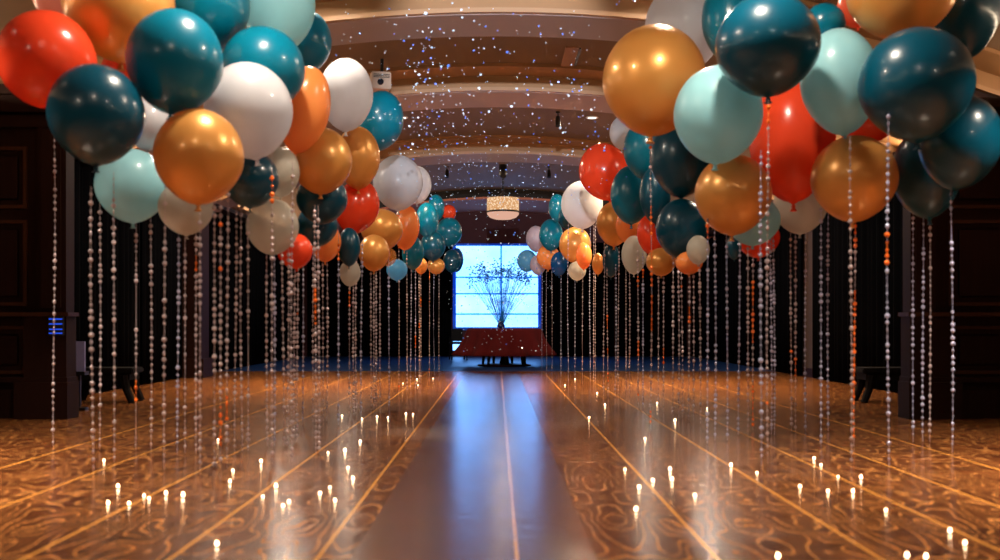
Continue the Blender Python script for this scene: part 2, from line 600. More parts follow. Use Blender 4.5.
# ------------------------------------------------------------------ table group by the window
TX, TY = 0.17, 22.9
tb = thing('banquet_table', 'round pedestal table under the dark red cloth by the lit window', 'table', (TX, TY, 0))
obj('tabletop', lathe(bmesh.new(), [(.82, .79), (.84, .80), (.84, .82), (.82, .83)], 40), M['dark_wood'], tb)
obj('pedestal', lathe(bmesh.new(), [(.12, .05), (.08, .2), (.06, .5), (.14, .79)], 20), M['dark_wood'], tb, True)
obj('table_base', lathe(bmesh.new(), [(.60, 0.0), (.62, .015), (.60, .035), (.15, .05)], 40), M['red_base'], tb)
for k in range(7):
    a = 2 * PI * k / 7 + .3
    bm = bmesh.new()
    ca, sa = math.cos(a), math.sin(a)
    tube(bm, [(.50 * ca, .50 * sa, .03), (.47 * ca, .47 * sa, .3), (.55 * ca, .55 * sa, .79)], [.028, .04, .03], 8)
    obj('leg', bm, M['black'], tb, True)
bm = bmesh.new()
prof = [(0.0, .842), (.5, .842), (.80, .842), (.845, .836), (.862, .80), (.90, .66), (.97, .50), (1.06, .36), (1.14, .25)]
seg = 96
rings = []
for r, z in prof:
    if r == 0:
        rings.append([bm.verts.new((0, 0, z))])
        continue
    w = max(0.0, (.80 - z)) * .15
    rings.append([bm.verts.new(((r + w * math.sin(14 * 2 * PI * i / seg)) * math.cos(2 * PI * i / seg), (r + w * math.sin(14 * 2 * PI * i / seg)) * math.sin(2 * PI * i / seg), z))
                  for i in range(seg)])
for a, b in zip(rings, rings[1:]):
    for i in range(seg):
        j = (i + 1) % seg
        bm.faces.new((a[0], b[i], b[j]) if len(a) == 1 else (a[i], a[j], b[j], b[i]))
cl = obj('tablecloth', bm, M['cloth'], None, True)
cl.location = (TX, TY, 0)
sd = cl.modifiers.new('thickness', 'SOLIDIFY')
sd.thickness = .008
sd.offset = 1
tag(cl, 'dark red flared tablecloth draped over the table by the lit window', 'tablecloth')

vs = thing('vase', 'small dark blue vase on the red-draped table', 'vase', (0.09, TY, .852))
obj('vase_body', lathe(bmesh.new(), [(.04, 0), (.08, .015), (.095, .06), (.07, .11), (.045, .135), (.06, .16), (.052, .16), (.037, .135), (.06, .10), (0, .03)], 24, cap=False), M['vase'], vs, True)
obj('vase_rim', lathe(bmesh.new(), [(.055, .156), (.064, .160), (.062, .167), (.052, .165)], 24, cap=False), M['vase'], vs, True)
bq = thing('branch_bouquet', 'tall fan of thin flowering branches, window glow in their colour, in the dark blue vase', 'bouquet', (0.09, TY, .88))
rr = random.Random(3)
for k in range(96):
    u = -1 + 2 * (k + rr.random() * .8) / 96
    top = 1.55 - .28 * abs(u) ** 2 - rr.random() * .42
    dx = u * .72 + rr.uniform(-.05, .05)
    dy = rr.uniform(-.28, .28)
    bend = rr.uniform(-.04, .04)
    pts = []
    for q in range(6):
        f = q / 5
        pts.append((.035 * u + (dx - .035 * u) * f ** 1.12 + bend * math.sin(f * PI), dy * f, .04 + (top - .04) * f))
    bm = bmesh.new()
    tube(bm, pts, [.0030, .0030, .0028, .0026, .0024, .002], 5)
    # side twigs
    for q in (2, 3, 4):
        p = Vector(pts[q])
        for s in (-1, 1):
            e = p + Vector((s * rr.uniform(.02, .07), rr.uniform(-.03, .03), rr.uniform(.08, .16)))
            tube(bm, [p, (p + e) / 2 + Vector((s * .01, 0, -.008)), e], [.0022, .002, .0015], 4)
    st = obj('stem', bm, M['stem'], bq)
    if k % 2 == 0 and top > 1.0:
        bm = bmesh.new()
        hub = Vector(pts[-1])
        for q in range(12):
            c = hub + Vector((rr.uniform(-.085, .085), rr.uniform(-.06, .06), rr.uniform(-.16, .10)))
            tube(bm, [hub, hub.lerp(c, .6), c], [.002, .002, .0015], 4)
            bmesh.ops.create_icosphere(bm, subdivisions=1, radius=rr.uniform(.012, .024), matrix=Matrix.Translation(c) @ Matrix.Diagonal((1, 1, .7, 1)))
        obj('blossom_spray', bm, M['blossom'], st, True)

ch = thing('dining_chair', 'dark high-backed chair behind the red-draped table', 'chair', (-1.02, 26.3, 0), .2)
obj('seat', boxes((-.22, .22, -.22, .22, .42, .48), bevel=.015), M['leather'], ch)
obj('backrest', boxes((-.15, .15, .18, .22, .50, .82), bevel=.012), M['leather'], ch)
for sx in (-1, 1):
    for sy in (-1, 1):
        bm = bmesh.new()
        tube(bm, [(sx * .2, sy * .2, 0), (sx * .19, sy * .19, .42)] if sy < 0 else [(sx * .2, .21, 0), (sx * .19, .19, .42), (sx * .19, .21, .60)], .018, 8)
        obj('leg', bm, M['dark_wood'], ch)


# dark benches tucked behind the wings
def bench(label, x0, x1, y):
    b = thing('bench', label, 'bench', ((x0 + x1) / 2, y, 0))
    w = (x1 - x0) / 2
    obj('seat', boxes((-w, w, -.2, .2, .36, .43), bevel=.015), M['dark_wood'], b)
    obj('apron', boxes((-w + .05, w - .05, -.17, .17, .28, .36)), M['dark_wood'], b)
    for sx in (-1, 1):
        for sy in (-1, 1):
            bm = bmesh.new()
            tube(bm, [(sx * (w - .02), sy * .17, 0), (sx * (w - .09), sy * .155, .16), (sx * (w - .12), sy * .15, .34)], [.045, .05, .06], 8)
            obj('leg', bm, M['dark_wood'], b)
    return b


bench('dark low bench standing behind the left wing by the black drapes', -5.30, -4.50, 12.55)
bench('dark low bench standing behind the right wing by the black drapes', 4.52, 5.30, 12.55)
sg = thing('standing_panel', 'narrow pale lavender panel leaning beside the left wing', 'panel', (-4.72, 11.34, 0), 0)
obj('panel_face', boxes((-.07, .05, -.012, .012, .44, .78), bevel=.004), M['lavender_panel'], sg)
obj('panel_stand', boxes((-.10, .07, -.05, .05, 0, .03), (-.03, 0, -.015, .012, .03, .44), (-.11, .07, -.06, .06, .40, .44)), M['black'], sg)
bl = thing('light_unit', 'small box with blue glowing lines on the left pedestal', 'light', (-4.53, 10.30, 0))
obj('housing', boxes((-.075, .075, -.035, .006, .86, 1.055), bevel=.004), M['black'], bl)
for z in (.885, .925, .98, 1.03):
    obj('light_line', boxes((-.068, .068, -.04, -.034, z - .006, z + .006)), M['blue_led'], bl)

# ------------------------------------------------------------------ things on the ceiling
PX, PY = 0.132, 22.0
pn = thing('pendant_lamp', 'crystal drum pendant lamp hanging from the arched ceiling before the window', 'lamp', (PX, PY, 0))
obj('lamp_shade', lathe(bmesh.new(), [(.35, 3.44), (.352, 3.45), (.352, 3.71), (.35, 3.72), (.335, 3.72), (.335, 3.44)], 40, cap=False), M['crystal'], pn, False)
obj('shade_band', lathe(bmesh.new(), [(.356, 3.40), (.36, 3.41), (.36, 3.435), (.352, 3.44), (.33, 3.43)], 40, cap=False), M['black'], pn, True)
obj('diffuser', lathe(bmesh.new(), [(0, 3.25), (.18, 3.262), (.29, 3.30), (.345, 3.36), (.352, 3.40)], 40, cap=False), M['pink_diffuser'], pn, True)
bm = bmesh.new()
tube(bm, [(0, 0, 3.72), (0, 0, 4.32)], .018, 8)
for k in range(3):
    a = 2 * PI * k / 3
    tube(bm, [(.33 * math.cos(a), .33 * math.sin(a), 3.71), (0, 0, 3.86)], .008, 6)
obj('lamp_rod', bm, M['black'], pn)
obj('ceiling_canopy', lathe(bmesh.new(), [(.02, 4.16), (.07, 4.19), (.09, 4.30), (.085, 4.46)], 20), M['black'], pn, True)


def ceiling_spot(label, px, py, Y):
    p = at(px, py, Y)
    zc = arc_z(VC, p.x)
    s = thing('track_spotlight', label, 'spotlight', (p.x, Y, zc))
    obj('mount', lathe(bmesh.new(), [(.035, -.03), (.04, -.02), (.04, .01)], 14), M['black'], s)
    bm = bmesh.new()
    tube(bm, [(0, 0, -.03), (0, 0, -.09)], .010, 8)
    obj('arm', bm, M['black'], s)
    bm = bmesh.new()
    tube(bm, [(0, .03, -.08), (0, 0, -.15), (0, -.03, -.24)], [.035, .042, .045], 12)
    obj('lamp_head', bm, M['black'], s)


ceiling_spot('small black spotlight on the ceiling beyond the second arch, over the gold balloon side', 558, 118, 16.3)
ceiling_spot('small black spotlight on the ceiling, left of the pendant lamp', 447, 170, 22.0)
ceiling_spot('small black spotlight on the ceiling, right of the pendant lamp', 549, 172, 22.0)

p = at(382, 82, 12.9)
pj = thing('projector', 'beige box-shaped projector under the ceiling above the white and teal balloons', 'projector', (p.x, 12.9, 0), .25)
zc = arc_z(VC, p.x)
obj('casing', boxes((-.15, .10, -.14, .14, 3.98, 4.20), bevel=.012), M['beige_box'], pj)
bm = bmesh.new()
tube(bm, [(0, 0, 4.20), (0, 0, zc + .02)], .022, 10)
obj('mount_pole', bm, M['black'], pj)
bm = bmesh.new()
tube(bm, [(-.04, -.13, 4.06), (-.04, -.17, 4.06)], .04, 16)
obj('lens', bm, M['glass_lens'], pj)
obj('vent', boxes(*[(-.13, .08, -.146, -.138, 4.12 + .018 * k, 4.128 + .018 * k) for k in range(3)]), M['black'], pj)

vp = thing('ceiling_vent', 'pale brown ceiling panel with a dark slot between the first two arches', 'vent', (0.94, 13.0, arc_z(VC, .94)))
obj('vent_panel', boxes((-.085, .085, -.55, .42, -.02, .01)), M['panel_brown'], vp)
obj('vent_slot', boxes((.09, .115, -.5, .3, -.03, .005)), M['black'], vp)

# recessed ceiling lamps
LAMPS = []


def downlight(x, y, label, watts, mat, col, r=.09, spread=170, group=None):
    z = arc_z(VC, x)
    t = thing('downlight', label, 'ceiling light', (x, y, z), 0, group)
    obj('trim_ring', lathe(bmesh.new(), [(r + .03, -.004), (r + .028, -.016), (r + .004, -.02), (r, -.004)], 28, cap=False), M['white_trim'], t)
    obj('diffuser', lathe(bmesh.new(), [(0, -.010), (r, -.010), (r, .0), (0, .0)], 28, cap=False), mat, t)
    L = bpy.data.lights.new('downlight_lamp', 'AREA')
    L.shape = 'DISK'
    L.size = 2 * r
    L.energy = watts
    L.color = col
    L.spread = math.radians(spread)
    lo = bpy.data.objects.new('downlight_lamp', L)
    C.objects.link(lo)
    lo.location = (x, y, z - .03)
    LAMPS.append(lo)


WARM = (1.0, .85, .68)
for s, side in ((-1, 'left'), (1, 'right')):
    downlight(s * 1.57, 16.5, 'bright recessed ceiling light between the arches, beside the %s balloons' % side, 110, M['lamp_cool'], (1.0, .78, .55), .075)
    for (x, y, w, where) in ((3.6, 12.4, 75, 'over the middle balloons, between the first two arches'),
                          (3.7, 17.4, 90, 'over the far balloons, between the inner arches'),
                          (2.6, 15.6, 240, 'added over the aisle edge to warm the floor'),  # hidden lamp added to light the floor orange
                          (3.5, 23.2, 50, 'over the far end of the hall'),
                          (1.7, 9.5, 80, 'added before the first arch to brighten balloons'),  # unseen lamp added to brighten the aisle side of the balloons
                          (1.5, 6.6, 110, 'before the first arch, close to the aisle'),
                          (4.3, 6.2, 205, 'before the first arch, close to the side wall'),
                          (1.5, 2.6, 45, 'above the near floor, close to the aisle'),
                          (4.2, 1.8, 70, 'above the near floor, close to the side wall')):
        downlight(s * x, y, 'recessed ceiling light %s, %s side' % (where, side), w, M['lamp'], (1.0, .70, .42) if w == 240 else WARM, .11, 95 if w > 200 else 170)

# added unseen uplights along the side walls, there to brighten the vault
def added_uplight(name, x, y0, y1, watts, col, z=3.30):
    L = bpy.data.lights.new(name, 'AREA')
    L.shape = 'RECTANGLE'
    L.size = y1 - y0
    L.size_y = .08
    L.energy = watts
    L.color = col
    L.spread = math.radians(150)
    o = bpy.data.objects.new(name, L)
    C.objects.link(o)
    o.location = (x, (y0 + y1) / 2, z)
    d = Vector((-x * .55, 0, 1.0)).normalized()        # shines up and inwards
    o.rotation_euler = (Matrix.Rotation(math.atan2(d.x, d.z), 4, 'Y') @ Matrix.Rotation(PI, 4, 'X') @ Matrix.Rotation(PI / 2, 4, 'Z')).to_euler()


for s in (-1, 1):
    added_uplight('added_uplight_lamp', s * 5.5, -1.0, 10.1, 125, (1.0, .78, .54))
    added_uplight('added_uplight_lamp', s * 5.55, 11.4, 13.7, 48, (1.0, .74, .50))
    added_uplight('added_uplight_lamp', s * 5.55, 15.1, 18.8, 52, (1.0, .74, .52))
    added_uplight('added_uplight_lamp', s * 5.55, 20.2, 25.8, 130, (1.0, .66, .42))
    struct('trim_%d' % (1 if s < 0 else 2), boxes((min(s * 5.69, s * 5.38), max(s * 5.69, s * 5.38), 10.7, 28.9, 3.22, 3.25), (min(s * 5.40, s * 5.37), max(s * 5.40, s * 5.37), 10.7, 28.9, 3.25, 3.30)), M['wood'])
    struct('trim_%d' % (3 if s < 0 else 4), boxes((min(s * 5.69, s * 5.30), max(s * 5.69, s * 5.30), -2.9, 10.2, 3.22, 3.25), (min(s * 5.32, s * 5.29), max(s * 5.32, s * 5.29), -2.9, 10.2, 3.25, 3.30)), M['wood'])

# an added, unseen spot lamp near the ceiling that brightens the confetti
st = thing('added_confetti_spot', 'added black spot lamp above the aisle, out of view, brightening the confetti', 'spotlight', (0.0, 0.6, 3.75))
bm = bmesh.new()
tube(bm, [(0, -.22, 0), (0, .06, 0), (0, .08, 0)], [.10, .12, .13], 20)
obj('lamp_can', bm, M['black'], st)
bm = bmesh.new()
tube(bm, [(0, -.05, .1), (0, -.05, .73)], .02, 8)
obj('hanging_bracket', bm, M['black'], st)
SL = bpy.data.lights.new('added_confetti_lamp', 'SPOT')
SL.energy = 6000
SL.color = (.86, .92, 1.0)
SL.spot_size = math.radians(17)
SL.spot_blend = .6
SL.shadow_soft_size = .08
so = bpy.data.objects.new('added_confetti_lamp', SL)
C.objects.link(so)
so.location = (0, .72, 3.75)
so.rotation_euler = (Vector((0.0, 17.0, 3.55)) - Vector(so.location)).to_track_quat('-Z', 'Y').to_euler()

for s in (-1, 1):                      # added unseen blue lamps behind the pelmet, lighting the far floor
    L = bpy.data.lights.new('added_blue_lamp', 'SPOT')
    L.energy = 150
    L.color = (.03, .22, 1.0)
    L.spot_size = math.radians(62)
    L.spot_blend = .5
    L.shadow_soft_size = .3
    o = bpy.data.objects.new('added_blue_lamp', L)
    C.objects.link(o)
    o.location = (s * 2.2, 26.2, 4.0)
    o.rotation_euler = (Vector((s * 1.9, 25.2, 0)) - Vector(o.location)).to_track_quat('-Z', 'Y').to_euler()

PLt = bpy.data.lights.new('pendant_bulb', 'POINT')
PLt.energy = 12
PLt.color = (1, .75, .5)
PLt.shadow_soft_size = .1
po = bpy.data.objects.new('pendant_bulb', PLt)
C.objects.link(po)
po.location = (PX, PY, 3.17)

# ------------------------------------------------------------------ balloons
# key, centre x, centre y, width, height (px in the photo), knot swing in degrees (+ = to the right), colour, label, short reference
BAL = [
    # left side, front to back
    ('L6', 96.5, 115, 93, 103, -3, 'deep', 'large deep teal balloon right under the red one at the left end', 'the deep teal balloon at the left end'),
    ('L15', 199, 157, 88, 99, 1, 'gold', 'large gold balloon lowest in front of the left cluster', 'the big gold balloon, left cluster'),
    ('L5', 175, 62, 94, 108, -3, 'teal', 'large teal balloon above the front gold one in the left cluster', 'the big teal balloon, left cluster'),
    ('L1', 48, 60, 97, 104, 76, 'red', 'large red balloon at the far left, knot pointing sideways to the right', 'the far left red balloon'),
    ('L11', 249, 111, 87, 99, 8, 'white', 'large pearl white balloon between teal and gold in the left cluster', 'the big white balloon, left cluster'),
    ('L9', 263, 70, 83, 88, 0, 'teal', 'teal balloon right above the large pearl white one, left cluster', 'the teal above the big white'),
    ('L3', 119, 4, 108, 118, 0, 'gold', 'huge orange-gold balloon cut by the top edge, beside the red one', 'the huge top left gold balloon'),
    ('L16', 132, 186, 71, 76, 0, 'mint', 'mint balloon hanging low beneath the deep teal one, left cluster', 'the low mint balloon'),
    ('L7', 205, 6, 88, 94, 0, 'teal', 'teal balloon touching the top edge above the left cluster', 'the top teal balloon'),
    ('L18', 186, 208, 54, 56, 0, 'grey', 'smoky clear balloon peeping out under the front gold one', 'the smoky balloon under the gold'),
    ('L17', 148, 124, 52, 54, 0, 'white', 'off-white balloon wedged between deep teal, teal and gold ones', 'the wedged off-white balloon'),
    ('L12', 304, 110, 51, 90, -12, 'orange', 'bright orange balloon hanging beside the large pearl white one, knot showing', 'the bright orange balloon'),
    ('L8', 278, 5, 74, 98, 0, 'mint', 'pale mint balloon at the top edge of the left cluster', 'the top mint balloon'),
    ('L19', 321, 161, 62, 69, 0, 'gold', 'gold balloon in front of its twin, below the bright orange one', 'the gold below the orange'),
    ('L21', 250, 179, 57, 60, 0, 'deep', 'deep teal balloon under the large pearl white one', 'the deep teal below the white'),
    ('L13', 346, 95, 54, 75, 0, 'white', 'pearl white balloon at the ceiling edge, right of the bright orange one', 'the upper white balloon'),
    ('L10', 306, 42, 51, 65, 0, 'teal', 'teal balloon behind the pale mint one at the top', 'the teal behind the mint'),
    ('L4', 124, 72, 44, 46, 0, 'coral', 'coral balloon mostly hidden behind the large teal and deep teal ones', 'the hidden coral balloon'),
    ('L2', 58, -4, 50, 54, 0, 'pink', 'white balloon coloured as red-lit, behind the red one, top left corner', 'the red-lit white balloon'),
    ('L20', 358, 158, 44, 64, 0, 'gold', 'gold balloon behind its twin, left of the long white one', 'the second of the twin golds'),
    ('L23', 272.5, 227, 52, 58, 0, 'grey', 'smoky clear balloon low under the deep teal one, above the red one', 'the low smoky balloon'),
    ('L25', 322, 199, 51, 52, 0, 'deep', 'deep teal balloon directly below the gold twins', 'the deep teal below the twins'),
    ('L22', 281, 172, 37, 52, 0, 'grey', 'smoky clear balloon behind the deep teal one and the gold twins', 'the smoky balloon by the twins'),
    ('L24', 295, 251, 35, 37, 5, 'red', 'small red balloon at the bottom under the low smoky one', 'the small low red balloon'),
    ('L14', 380, 121, 47, 62, -10, 'teal', 'teal balloon at the ceiling edge below the upper white one', 'the teal at the ceiling edge'),
    ('L28', 357, 207, 44, 57, -15, 'red', 'red balloon right of the gold twins, knot showing', 'the red beside the twins'),
    ('L26', 317, 226, 41, 43, 0, 'deep', 'lower of two stacked deep teal balloons beneath the gold twins', 'the lower stacked deep teal'),
    ('L27', 325, 242, 32, 41, 0, 'orange', 'small orange balloon at the bottom under the stacked deep teal ones', 'the small low orange balloon'),
    ('L29', 398, 183, 50, 57, 0, 'white', 'pearl white balloon above the paired orange-gold ones, left side', 'the middle white balloon'),
    ('L31', 382, 230, 42, 43, 0, 'gold', 'gold balloon beside the red one, under the middle white one', 'the gold under the white'),
    ('L32', 406, 228, 27, 46, -5, 'orange', 'orange-gold balloon overlapped by the gold one, left middle', 'the overlapped orange balloon'),
    ('L30', 417, 185, 29, 39, 0, 'white', 'smaller white balloon behind the middle white one, left side', 'the smaller middle white balloon'),
    ('L33', 374, 253, 31, 38, 0, 'gold', 'small gold balloon lowest under the gold one, left middle', 'the lowest middle gold'),
    ('L34', 388, 257, 17, 19, 0, 'clear', 'tiny clear gold balloon beside the lowest middle gold one', 'the tiny clear balloon'),
    ('L44', 349, 247, 23, 40, 0, 'deep', 'deep teal balloon in shade behind the red one, left middle', 'the shaded deep teal, left'),
    ('L45', 350, 273, 21, 28, 0, 'grey', 'faint smoky balloon at the bottom left of the lowest gold one', 'the faint smoky balloon, left'),
    ('L43', 397, 270, 21, 22, 0, 'sky', 'faint blue-grey balloon at the bottom behind the gold ones, left', 'the faint blue-grey balloon'),
    ('L35', 427, 220, 23, 36, 0, 'teal', 'teal balloon next to the overlapped orange one, far left row', 'the teal next to orange'),
    ('L39', 433, 246, 25, 31, 0, 'deep', 'deep teal balloon in front of the far left bunch', 'the front far deep teal'),
    ('L38', 449, 232, 26, 30, 0, 'teal', 'round teal balloon nearest the window corner, far left bunch', 'the round far teal'),
    ('L36', 436, 208, 17, 28, 0, 'teal', 'uppermost teal balloon of the far left bunch', 'the uppermost far teal'),
    ('L40', 413, 253, 22, 35, 0, 'teal', 'dim teal balloon under the overlapped orange one, far left', 'the dim far teal'),
    ('L42', 421, 266, 13, 17, 0, 'gold', 'left one of two small gold balloons under the far deep teal', 'the left small far gold'),
    ('L42b', 436, 266, 18, 17, 0, 'gold', 'right one of two small gold balloons under the far deep teal', 'the right small far gold'),
    ('L37', 449, 213, 14, 17, 0, 'red', 'small red balloon behind the far left teal ones', 'the small far red'),
    ('L41', 452, 261, 18, 24, 0, 'deep', 'deep teal balloon low at the window edge, far left bunch', 'the low far deep teal'),
    ('L41b', 457, 260, 13, 25, 0, 'blue', 'blue balloon sticking out before the window, far left bunch', 'the far blue balloon'),
    # right side, front to back
    ('R11', 916, 85, 110, 116, 4, 'deep', 'largest deep teal balloon at the right front, over the gold one', 'the largest right deep teal'),
    ('R4', 767.5, 46, 103, 104, 0, 'deep', 'large deep teal balloon at top, knot hanging over the red one', 'the big deep teal with knot'),
    ('R14', 854, 179, 84, 89, -3, 'gold', 'large gold balloon lowest at the right front', 'the low right front gold'),
    ('R5', 718, 115, 88, 101, -4, 'mint', 'large pale mint balloon beside the big gold one, right cluster', 'the big mint balloon'),
    ('R1', 654, 81, 103, 114, -4, 'gold', 'largest gold balloon at the ceiling side of the right cluster', 'the largest gold balloon'),
    ('R6', 840, 82, 77, 109, 6, 'mint', 'tall whitish mint balloon between two large deep teal ones', 'the tall mint balloon'),
    ('R9', 902, -10, 107, 102, 0, 'gold', 'large gold balloon cut by the top edge, right cluster', 'the top right gold'),
    ('R12', 960, 143, 78, 97, -6, 'deep', 'deep teal balloon nearest the right wing', 'the deep teal by the wing'),
    ('R16', 733, 195, 76, 83, -2, 'gold', 'gold balloon under the large pale mint one, right cluster', 'the gold under the mint'),
    ('R15', 792, 140, 84, 130, 0, 'red', 'large pointed red balloon in the middle of the right cluster', 'the large pointed red'),
    ('R2', 684, 28, 78, 92, 0, 'white', 'white balloon behind the largest gold one at the top', 'the top right white'),
    ('R13', 926, 174, 66, 92, 4, 'deep', 'deep teal balloon low behind the one by the right wing', 'the low right deep teal'),
    ('R10', 963, 6, 72, 112, 0, 'deep', 'deep teal balloon at the top right corner', 'the corner deep teal'),
    ('R7', 824, 26, 42, 46, 0, 'teal', 'teal balloon between the big deep teal and the tall mint ones', 'the top small teal'),
    ('R15b', 866, 117, 66, 56, 0, 'red', 'red balloon hidden between the tall mint and the low gold ones', 'the hidden right red'),
    ('R8', 857, 6, 38, 46, 0, 'coral', 'coral balloon behind the top right gold one', 'the top coral balloon'),
    ('R17', 800, 206, 53, 58, 0, 'grey', 'smoky mint-grey balloon below the pointed red one', 'the smoky balloon below red'),
    ('R3', 729, 20, 54, 90, 0, 'teal', 'teal balloon between the top white and big deep teal ones', 'the top middle teal'),
    ('R18', 753, 221, 54, 51, 0, 'mint', 'mint balloon peeping out under the gold one, over the red', 'the mint under the gold'),
    ('R20', 681, 158, 62, 82, 0, 'deep', 'deep teal balloon behind the largest gold and mint ones', 'the deep teal behind gold'),
    ('R23', 681, 229, 50, 62, 0, 'deep', 'deep teal balloon low in the middle of the right row', 'the low middle deep teal'),
    ('R22', 631, 195, 41, 61, 0, 'teal', 'teal balloon overlapping the red one, right row', 'the teal over the red'),
    ('R21', 604, 172, 50, 59, 12, 'red', 'red balloon at the ceiling side of the right row', 'the right row red'),
    ('R19', 758, 238, 43, 41, 0, 'red', 'red balloon lowest under the mint and gold ones', 'the low right red'),
    ('R20a', 645, 150, 43, 62, 0, 'teal', 'teal balloon directly under the knot of the largest gold one', 'the teal under the knot'),
    ('R22b', 655, 195, 31, 60, 0, 'deep', 'deep teal balloon squeezed behind the teal one, right row', 'the squeezed deep teal'),
    ('R25', 614, 224, 35, 46, 0, 'gold', 'gold balloon under the right row red and teal ones', 'the gold below red'),
    ('R33', 652, 236, 29, 44, 12, 'red', 'red balloon partly behind the low middle deep teal one', 'the red behind deep teal'),
    ('R24', 582, 205, 42, 50, 0, 'white', 'white balloon left of the right row red one', 'the right row white'),
    ('R36', 698, 250, 23, 30, 0, 'grey', 'small smoky balloon right of the low middle deep teal one', 'the small right smoky'),
    ('R25b', 628, 226, 25, 36, 0, 'orange', 'orange balloon tucked behind the gold one, right row', 'the tucked orange balloon'),
    ('R34', 661, 262, 30, 29, 0, 'gold', 'round gold balloon at the bottom left of the deep teal one', 'the low round gold'),
    ('R35', 689, 263, 27, 24, 0, 'orange', 'orange balloon at the bottom right of the deep teal one', 'the low right orange'),
    ('R42', 734, 247, 15, 26, 0, 'deep', 'small deep teal balloon beside the low right red one', 'the small right deep teal'),
    ('R39', 622, 133, 25, 34, 0, 'white', 'small white balloon left of the largest gold one\'s knot', 'the small upper white'),
    ('R44', 634, 255, 25, 40, 0, 'grey', 'smoky clear balloon in shade under the gold and red ones', 'the shaded smoky'),
    ('R26', 575, 245, 32, 37, 0, 'gold', 'gold balloon at front of the far right bunch', 'the far right gold'),
    ('R27', 551, 235, 24, 33, 0, 'teal', 'teal balloon in front of the far right bunch', 'the far right teal'),
    ('R26b', 584, 256, 16, 28, 0, 'orange', 'orange teardrop balloon behind the far right gold one', 'the far orange teardrop'),
    ('R38', 611, 260, 17, 36, 0, 'deep', 'narrow deep teal balloon in shade beneath the right row gold', 'the narrow deep teal'),
    ('R43', 598, 264, 12, 22, 0, 'gold', 'small gold balloon between far right gold and narrow deep teal', 'the small far right gold'),
    ('R28', 557, 208, 17, 29, 0, 'teal', 'uppermost teal balloon of the far right bunch', 'the uppermost far right teal'),
    ('R28b', 567, 217, 17, 25, 0, 'deep', 'deep teal balloon behind the right row white one', 'the far right deep teal'),
    ('R32', 548, 257, 23, 26, 0, 'orange', 'orange balloon low in front of the far right bunch', 'the far right orange'),
    ('R29', 536, 239, 20, 27, 0, 'lilac', 'lilac-white balloon at the window corner, far right bunch', 'the far lilac white'),
    ('R31', 538, 265, 16, 21, 0, 'lilac', 'small lilac balloon lowest of the far right bunch', 'the small far lilac'),
    ('R30', 527, 261, 20, 23, 0, 'sky', 'sky blue balloon in front of the window, far right bunch', 'the far sky blue'),
    ('R40', 559, 264, 17, 25, 0, 'blue', 'blue balloon in shade behind the far right orange one', 'the far right blue'),
    ('R37', 577, 271, 18, 20, 0, 'grey', 'small smoky balloon under the far right gold one', 'the small far smoky'),
]


def interp(x, tab):
    for (a, fa), (b, fb) in zip(tab, tab[1:]):
        if a <= x <= b:
            return fa + (fb - fa) * (x - a) / (b - a)
    return tab[0][1] if x < tab[0][0] else tab[-1][1]


DEPTH_L = [(0, 8.3), (100, 7.9), (200, 7.4), (290, 7.9), (340, 9.4), (382, 11.8), (410, 14.0), (430, 18.0), (460, 21.0)]
DEPTH_R = [(520, 21.0), (550, 18.8), (580, 16.5), (605, 13.8), (640, 11.8), (690, 10.0), (725, 8.6), (800, 7.9), (1000, 7.8)]


def balloon_body():
    bm = bmesh.new()
    prof = []
    n = 22
    for i in range(n + 1):
        a = PI * i / n                      # 0 = top
        z = math.cos(a)
        r = math.sin(a)
        if z < 0:                           # the lower half draws in to the neck
            r *= 1 - .16 * (z * z) ** 0.9
        prof.append((r, z * (1.0 if z > 0 else 1.0)))
    prof[-1] = (.035, -1.03)
    prof[-2] = (max(prof[-2][0], .07), -.985)
    prof[0] = (0, 1)
    lathe(bm, prof, 36)
    bmesh.ops.recalc_face_normals(bm, faces=bm.faces)
    me = bpy.data.meshes.new('balloon_body')
    bm.to_mesh(me)
    bm.free()
    for p in me.polygons:
        p.use_smooth = True
    return me


def knot_mesh():
    bm = bmesh.new()
    lathe(bm, [(.035, -1.015), (.03, -1.04), (.05, -1.055), (.055, -1.07), (.035, -1.085), (.045, -1.10), (.085, -1.135), (.08, -1.14), (.03, -1.11)], 12, cap=True)
    bmesh.ops.recalc_face_normals(bm, faces=bm.faces)
    me = bpy.data.meshes.new('knot')
    bm.to_mesh(me)
    bm.free()
    for p in me.polygons:
        p.use_smooth = True
    return me


B0, K0 = balloon_body(), knot_mesh()
PROTO = {}
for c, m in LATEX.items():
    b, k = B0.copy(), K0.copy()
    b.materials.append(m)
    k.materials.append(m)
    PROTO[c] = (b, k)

INFO = {}
YS = [interp(r[1], DEPTH_L if r[1] < VX else DEPTH_R) for r in BAL]
for k, r in enumerate(BAL):
    if r[0] in ('R17', 'R19'):
        YS[k] += .7
YBASE = list(YS)
PAIRS = []
for i, p in enumerate(BAL):
    for j in range(i + 1, len(BAL)):
        q = BAL[j]
        if math.hypot((p[1] - q[1]) / ((p[3] + q[3]) / 2), (p[2] - q[2]) / ((p[4] + q[4]) / 2)) < 1.02:
            PAIRS.append((i, j))


def ball(i):
    r = BAL[i]
    return at(r[1], r[2], YS[i]), (r[3] + r[4]) / 4 * YS[i] / F


def too_high(i):
    P, r = ball(i)
    top = P.z + (BAL[i][4] / 2) * YS[i] / F + .03
    lid = arc_z(VC - .02, P.x)
    for a, b in RIBS:
        if a - .62 - r * .8 < P.y < b + r * .8:
            lid = arc_z(4.20, P.x)
    return top > lid


